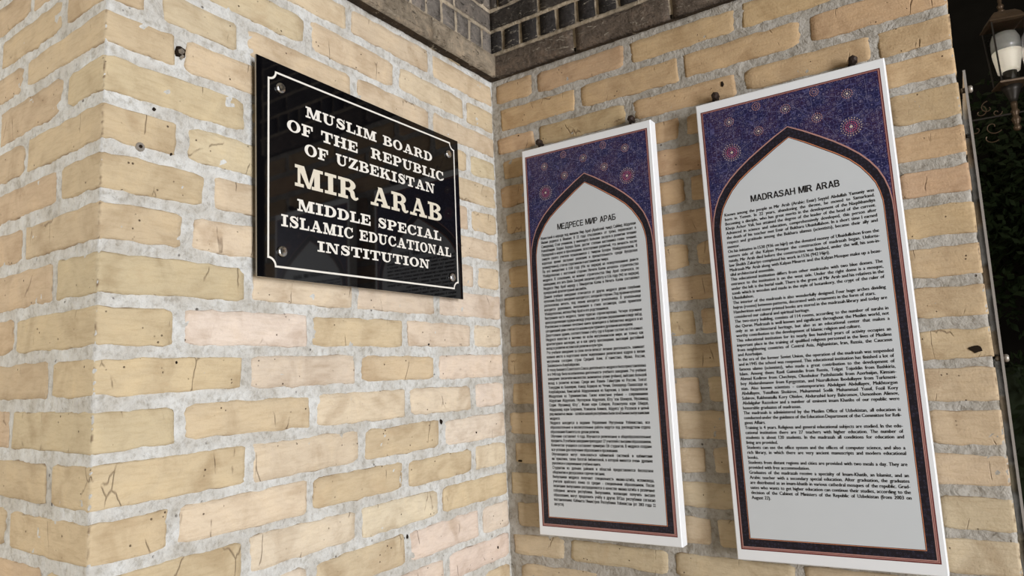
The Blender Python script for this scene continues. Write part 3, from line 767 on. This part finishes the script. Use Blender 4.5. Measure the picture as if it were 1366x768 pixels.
RU = """Известный в народе под именем Мир Араб (Арабский эмир) Саййид Абдуллаи
Ямани родился в Йемене. В 22 года отказавшись от трона, переезжает в
Самарканд. Став учеником, у имеющего большие заслуги в развитии течения
Накшбандия Ходжа Ахрора Вали, достиг степени наставника главы течения.
Передовой в науке и просвещении, всесторонне развитый, эта личность после
смерти своего учителя познакомился с эмиром Бухары Убайдуллахоном. В
короткое время заслужил уважение и признательность среди бухарских
улама(ученых), стал их соратником и наставником эмира.
По его инициативе в 1530 году (936 по хиджри) на пожертвованные деньги
Убайдуллахона с восточной стороны Мечети Калян началось строительство
медресе. К сожалению, на момент строительства Мир Араб скончался, по
завещанию, его зять Шейх Закарий закончил работу в 1536 году (942 по хиджри).
Медресе Мир Араб наряду с Минаретом Калян и Мечеть Калян составляют
прекрасный архитектурный ансамбль.
Данное учебное заведение отличается от других медресе двумя голубыми
куполами. Вход в заведение находится с западной стороны. Под правым куполом
расположена мечеть, под левым находится усыпальница. В усыпальнице
находится деревянное, выполненное в стиле хотамкори, склеп правителя
Убайдуллахона, могила Мир Араб и его родственников.
Внутренняя часть медресе, также чудесно спроектирована. Четыре огромные
арки разделяющие худжры между узорами, отделаны украшениями в виде звёзд.
Рукописные и каменно печатные книги хранящиеся в библиотеке медресе и на
сегодняшний день считаются нашим культурным и духовным наследием.
Двухэтажное здание, соответственно счёту сур в Коране состоит из 114 комнат.
Медресе известно и значимо во всём мусульманском мире, не только как
архитектурное наследие, но и как центр просвещения, вносящий достойный
вклад в развитие исламской религии и культуры.
Это учебное заведение за свою почти пятисот летнюю деятельность, занимает
важное место в подготовке квалифицированных религиозных кадров в жизни
мусульман соседних стран Средней Азии, Афганистана, Ирана, России,
Закавказья и Азербайджана.
В эпоху бывшего Советского Союза деятельность медресе была приостановлена
и в 1945году была возобновлена деятельность учебного заведения. Это учебное
заведение закончили множество знаменитых уламо (учёных), внёсших большой
вклад в развитие ислама. Среди них: Равиль Гайнутдин из России, Толгат
Тожуддин из Башкирии, Ахмад Кодиров из Чечни, Оллошукур Пашшазаде из
Азербайджана, Кимсанбой Абдурахмонов из Киргизии, а также Насруллохон
Ибодуллаев из Туркменистана. Также известные учёные – современники
Абдулгани Абдуллаев, Мухторжон Абдуллаев, Юсуфхон Шокиров, Мухаммад
Содик Мухаммад Юсуф, Фозил кори Собиров, Рахматулла кори Обидов,
Абдурашид кори Бахромов, Усмонхон Алимов, Абдулгафур Раззоков и целый
ряд именитых имам – хатибов нашей республики были почётными выпускниками
медресе.
Медресе находится в ведении Управления Мусульман Узбекистана, все
образовательные и воспитательные работы ведутся под руководством отдела
образования Комитета по делам религии.
Обучение составляет 4 года. Изучаются религиозные и общеобразовательные
предметы. В учебном заведении преподают 27 учителей с высшим образованием.
Количество учащихся составляет примерно 120 студентов. В медресе созданы
все условия для получения образования и проживания.
Обучающиеся могут пользоваться кабинетной системой и кабинетами
информатики, также богатой библиотекой, в которой имеются очень древние
рукописи и современные учебные книги.
Студентам из дальних районов и областей предоставляется бесплатное
общежитие и двухразовое горячее питание.
Выпускники медресе получают специальность имама-хатиба, исламоведа,
учителя арабского языка со средне - специальным образованием. После
окончания выпускники распределяются в качестве имама-хатиба в различные
соборные мечети республики. Выпускники, желающие получить высшее
образование, могут продолжить учёбу в других ВУЗах республики согласно
постановлению Кабинета Министров Республики Узбекистан (от 2003 года 22
августа).""".split('\n')
P1 = [(.1249, -.1662), (.5054, -.1691), (.5098, -1.1915), (.1257, -1.1986)]
P2 = [(.6208, -.1660), (1.0165, -.1664), (1.0230, -1.1900), (.6331, -1.2026)]
poster(P1, 'МЕДРЕСЕ МИР АРАБ', (.1027, .2733, .2315, .0158), RU, {8, 14, 19, 23, 27, 31, 43, 46, 50, 53, 55, 62}, .01140, .2560, (.0500, .0565), .0106,
       'narrower white poster board with an arch frame and Cyrillic text, beside the corner')
poster(P2, 'MADRASAH MIR ARAB', (.1045, .2860, .2475, .0150), EN, {8, 12, 14, 19, 21, 23, 27, 31, 42, 45, 49, 52, 54, 60}, .010650, .2745, (.0440, .0460), .0101,
       'wider white poster board with an arch frame and English text, nearer the wall edge')
bpy.data.objects.remove(fo); bpy.data.curves.remove(fc)

# rusty wall bolts that carry the posters
RUST = plain('rusty_iron', (.035, .022, .016, 1), .6, .4, .4, .5, 200)
for i, (x, z, lab) in enumerate([(.1684, -.144, 'dark rusty wall bolt above the left corner of the Cyrillic poster'), (.4458, -.1455, 'dark rusty wall bolt above the right corner of the Cyrillic poster'),
                    (.6625, -.144, 'dark rusty wall bolt above the left corner of the English poster'), (.9581, -.1445, 'dark rusty wall bolt above the right corner of the English poster')]):
    t = empty('wall_bolt', (x, 0, z+ZO), lab, 'bolt', 'rusty bolts above the posters')
    mb = MB(); mb.tube([(0, .03, -.002), (0, -.026, .0)], .0042, 8); mb.build('shank', RUST, t)
    mb = MB(); mb.lathe([(.006, -.013), (.0095, -.014), (.010, -.020), (.0085, -.027), (.004, -.030)], 6, (0, 0, 0), 'y', rot=i*.4); mb.build('bolt_head', RUST, t)
    mb = MB(); mb.tube([(-.010, -.004, -.006), (-.006, -.010, -.002), (0, -.012, 0)], [.003, .0045, .004], 6); mb.build('wire_loop', RUST, t)

# ------------------------------------------------------------------ panel on the return face of the wall
PX = WC+.0125
t = empty('side_panel', (PX, .012, ZO-1.6), 'tall dark glass panel edge-on at the right end of the brick wall', 'panel')
GL = plain('glass_brick_reflection', (.035, .018, .012, 1), .12, .5); GE = plain('glass_edge', (.36, .34, .32, 1), .15, .6, .2)  # brown in the pane colour stands for the reflected brick return wall
mb = MB(); mb.box((0, .002, .0), (.004, .40, 1.385)); mb.build('pane', GL, t)
mb = MB(); mb.box((-.0002, -.001, -.0), (.0042, .002, 1.387)); mb.build('pane_edge', GE, t)['label'] = 'pale polished front edge of the glass'
for z in (-.2487, -.7896, -1.33):
    for y in (.018, .37):
        mb = MB(); mb.lathe([(.0055, -.0085), (.0055, .0)], 12, (0, y, z+1.6), 'x'); mb.lathe([(.0075, .004), (.0075, .011), (.005, .0135)], 12, (0, y, z+1.6), 'x')
        mb.build('standoff_bolt', STEEL, t, True)

# ------------------------------------------------------------------ courtyard beyond, its shade put into near-black colours
struct(MB().build('x', None)) if False else None
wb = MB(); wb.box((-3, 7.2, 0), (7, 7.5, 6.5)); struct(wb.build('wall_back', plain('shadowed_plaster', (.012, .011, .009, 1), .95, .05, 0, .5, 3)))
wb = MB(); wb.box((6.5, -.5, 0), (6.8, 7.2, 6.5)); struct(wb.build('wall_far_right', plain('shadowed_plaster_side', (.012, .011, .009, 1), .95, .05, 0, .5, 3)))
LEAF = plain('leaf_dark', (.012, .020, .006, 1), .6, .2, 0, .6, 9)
BARK = plain('bark', (.02, .014, .01, 1), .9, .1)
def tree(x, y, h, r_, n, lab, seed):
    rnd = random.Random(seed); t = empty('tree', (x, y, 0), lab, 'tree', None)
    mb = MB(); mb.tube([(0, 0, 0), (.04, 0, h*.35), (-.03, .03, h*.6), (.02, 0, h*.85)], [.11, .08, .06, .03], 9)
    for q in range(7):
        a = q*2.4; z = h*(.4+.06*q); mb.tube([(0, 0, z), (math.cos(a)*r_*.4, math.sin(a)*r_*.4, z+.25), (math.cos(a)*r_*.8, math.sin(a)*r_*.8, z+.35)], [.04, .025, .01], 6)
    mb.build('trunk', BARK, t, True)
    mb = MB()
    for i in range(n):
        d = Vector((rnd.gauss(0, 1), rnd.gauss(0, 1), rnd.gauss(0, 1))).normalized()*r_*rnd.uniform(.35, 1)
        c = Vector((d.x, d.y, h*.66+d.z*h*.30/r_)); L_ = rnd.uniform(.06, .12)
        a = Vector((rnd.gauss(0, 1), rnd.gauss(0, 1), rnd.gauss(0, .6)-.5)).normalized(); b = a.orthogonal().normalized()*L_*.3
        mb.add([c-a*L_*.5, c+b, c+a*L_*.5, c-b], [(0, 1, 2, 3)])
    o = mb.build('foliage', LEAF, t); o['kind'] = 'stuff'
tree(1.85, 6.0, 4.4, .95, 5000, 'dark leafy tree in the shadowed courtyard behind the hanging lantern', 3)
mb = MB(); rnd = random.Random(5)
for i in range(4500):
    c = Vector((rnd.uniform(.9, 3.4), 4.3+rnd.uniform(-.25, .3), rnd.uniform(.1, 1.55)))
    a = Vector((rnd.gauss(0, 1), rnd.gauss(0, 1), rnd.gauss(0, 1))).normalized(); b = a.orthogonal().normalized()*.018; a *= .045
    mb.add([c-a, c+b, c+a, c-b], [(0, 1, 2, 3)])
mb.box((.95, 4.25, 0), (3.35, 4.55, 1.45))
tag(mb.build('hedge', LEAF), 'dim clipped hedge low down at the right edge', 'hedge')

# lantern on its scrolled iron bracket
LY = 2.5; LX = 1.433
IRON = plain('black_iron', (.03, .026, .022, 1), .45, .4, .5); BRZ = plain('aged_bronze', (.085, .055, .032, 1), .45, .5, .55, .5, 30)
LT = empty('lantern', (LX, LY, .30+ZO), 'bronze street lantern with a white bulb on a scrolled bracket, top right', 'lantern')
t = LT; RQ = math.pi/4+R(14)
def sq(mb, prof, n=4, rot=RQ): mb.lathe(prof, n, (0, 0, 0), 'z', rot)
mb = MB(); mb.lathe([(.008, .0), (.014, .006), (.018, .018), (.010, .030), (.016, .045), (.021, .060), (.012, .075), (.015, .088), (.020, .10), (.012, .112), (.014, .135), (.014, .15)], 18)
mb.build('stem', BRZ, t, True)
mb = MB(); mb.lathe([(.014, .148), (.020, .165), (.034, .205), (.046, .228)], 18); mb.build('stem_cone', IRON, t, True)
mb = MB(); sq(mb, [(.046, .226), (.092, .236), (.093, .244), (.072, .252)]); mb.build('base_plate', BRZ, t)
mb = MB(); sq(mb, [(.090, .548), (.112, .554), (.111, .560), (.098, .572), (.086, .590), (.062, .610), (.026, .622)]); mb.build('roof', BRZ, t)
mb = MB(); mb.lathe([(.014, .618), (.019, .628), (.009, .638), (.014, .648), (.016, .656), (.007, .668), (.010, .684), (.004, .706)], 12); mb.build('finial', BRZ, t, True)
for q in range(4):
    a = RQ+q*math.pi/2; mb = MB(); mb.tube([(.078*math.cos(a), .078*math.sin(a), .25), (.098*math.cos(a), .098*math.sin(a), .552)], .004, 6)
    mb.build('frame_bar', IRON, t)
gm = NT('lantern_glass', .06, .5); gm.b.inputs['Transmission Weight'].default_value = 1; gm.b.inputs['IOR'].default_value = 1.05; gm.col((.85, .85, .82, 1))
for q in range(4):
    a, b = RQ+q*math.pi/2, RQ+(q+1)*math.pi/2
    mb = MB(); mb.add([(.076*math.cos(a), .076*math.sin(a), .254), (.076*math.cos(b), .076*math.sin(b), .254), (.096*math.cos(b), .096*math.sin(b), .548), (.096*math.cos(a), .096*math.sin(a), .548)], [(0, 1, 2, 3)])
    mb.build('pane', gm.m, t)
mb = MB(); mb.lathe([(.030, .244), (.030, .318)], 14); mb.build('socket', IRON, t, True)
BULB = NT('bulb_plastic', .35, .4); BULB.col((.88, .83, .72, 1)); BULB.b.inputs['Emission Color'].default_value = (1, .9, .75, 1); BULB.b.inputs['Emission Strength'].default_value = .22
mb = MB(); mb.lathe([(.044, .306), (.047, .325), (.053, .355), (.060, .390), (.062, .412)], 20); mb.build('bulb', BULB.m, t, True)
mb = MB(); mb.lathe([(.062, .412), (.063, .440), (.060, .475), (.048, .505), (.018, .518)], 20); mb.build('bulb_dome', plain('bulb_dome_shade', (.34, .34, .33, 1), .15, .6), t, True)['label'] = 'upper dome of the bulb, its shade painted grey'  # shaded top of the white bulb, painted grey
bk = LT; BZ = .085
mb = MB(); mb.tube([(-.195, 0, .010+BZ), (.85, 0, -.012+BZ)], .0048, 6); mb.build('bracket_bar', IRON, bk)
def spiral(cx, cz, r_, a0, turns, n=22, grow=.12, sgn=1):
    return [(cx+r_*(grow+(1-grow)*i/n)*math.cos(a0+sgn*turns*2*math.pi*i/n), .0, cz+r_*(grow+(1-grow)*i/n)*math.sin(a0+sgn*turns*2*math.pi*i/n)) for i in range(n+1)]
for cx, cz, r_, a0, tn, sg in [(-.142, .045, .034, 2.6, .75, 1), (-.105, .060, .036, .3, .8, -1), (-.072, .028, .022, 0, 1.0, 1), (-.165, -.040, .034, 1.0, .8, -1), (-.095, -.042, .040, .0, .9, 1), (-.120, -.085, .05, 3.5, .35, 1)]:
    mb = MB(); mb.tube(spiral(cx, cz+BZ, r_, a0, tn, sgn=sg), .0026, 6); mb.build('scroll', BRZ, bk)
mb = MB(); mb.box((.80, -.06, -2.65), (.92, .06, .6)); mb.build('post', IRON, bk)
# far small lamp in the dark
FX, FZ = 1.64, 2.62
fl = empty('far_lamp', (FX, 3.8, FZ), 'tiny white lamp glowing far off in the dark beyond the wall edge', 'lamp')
e = NT('far_lamp_glow'); e.b.inputs['Emission Color'].default_value = (1, 1, .95, 1); e.b.inputs['Emission Strength'].default_value = 2
mb = MB(); mb.lathe([(.004, -.004), (.009, 0), (.004, .004)], 8); mb.build('bulb', e.m, fl)
mb = MB(); mb.tube([(0, 0, -.004), (0, .02, -.3), (0, .03, -FZ)], .006, 6); mb.build('pole', IRON, fl)
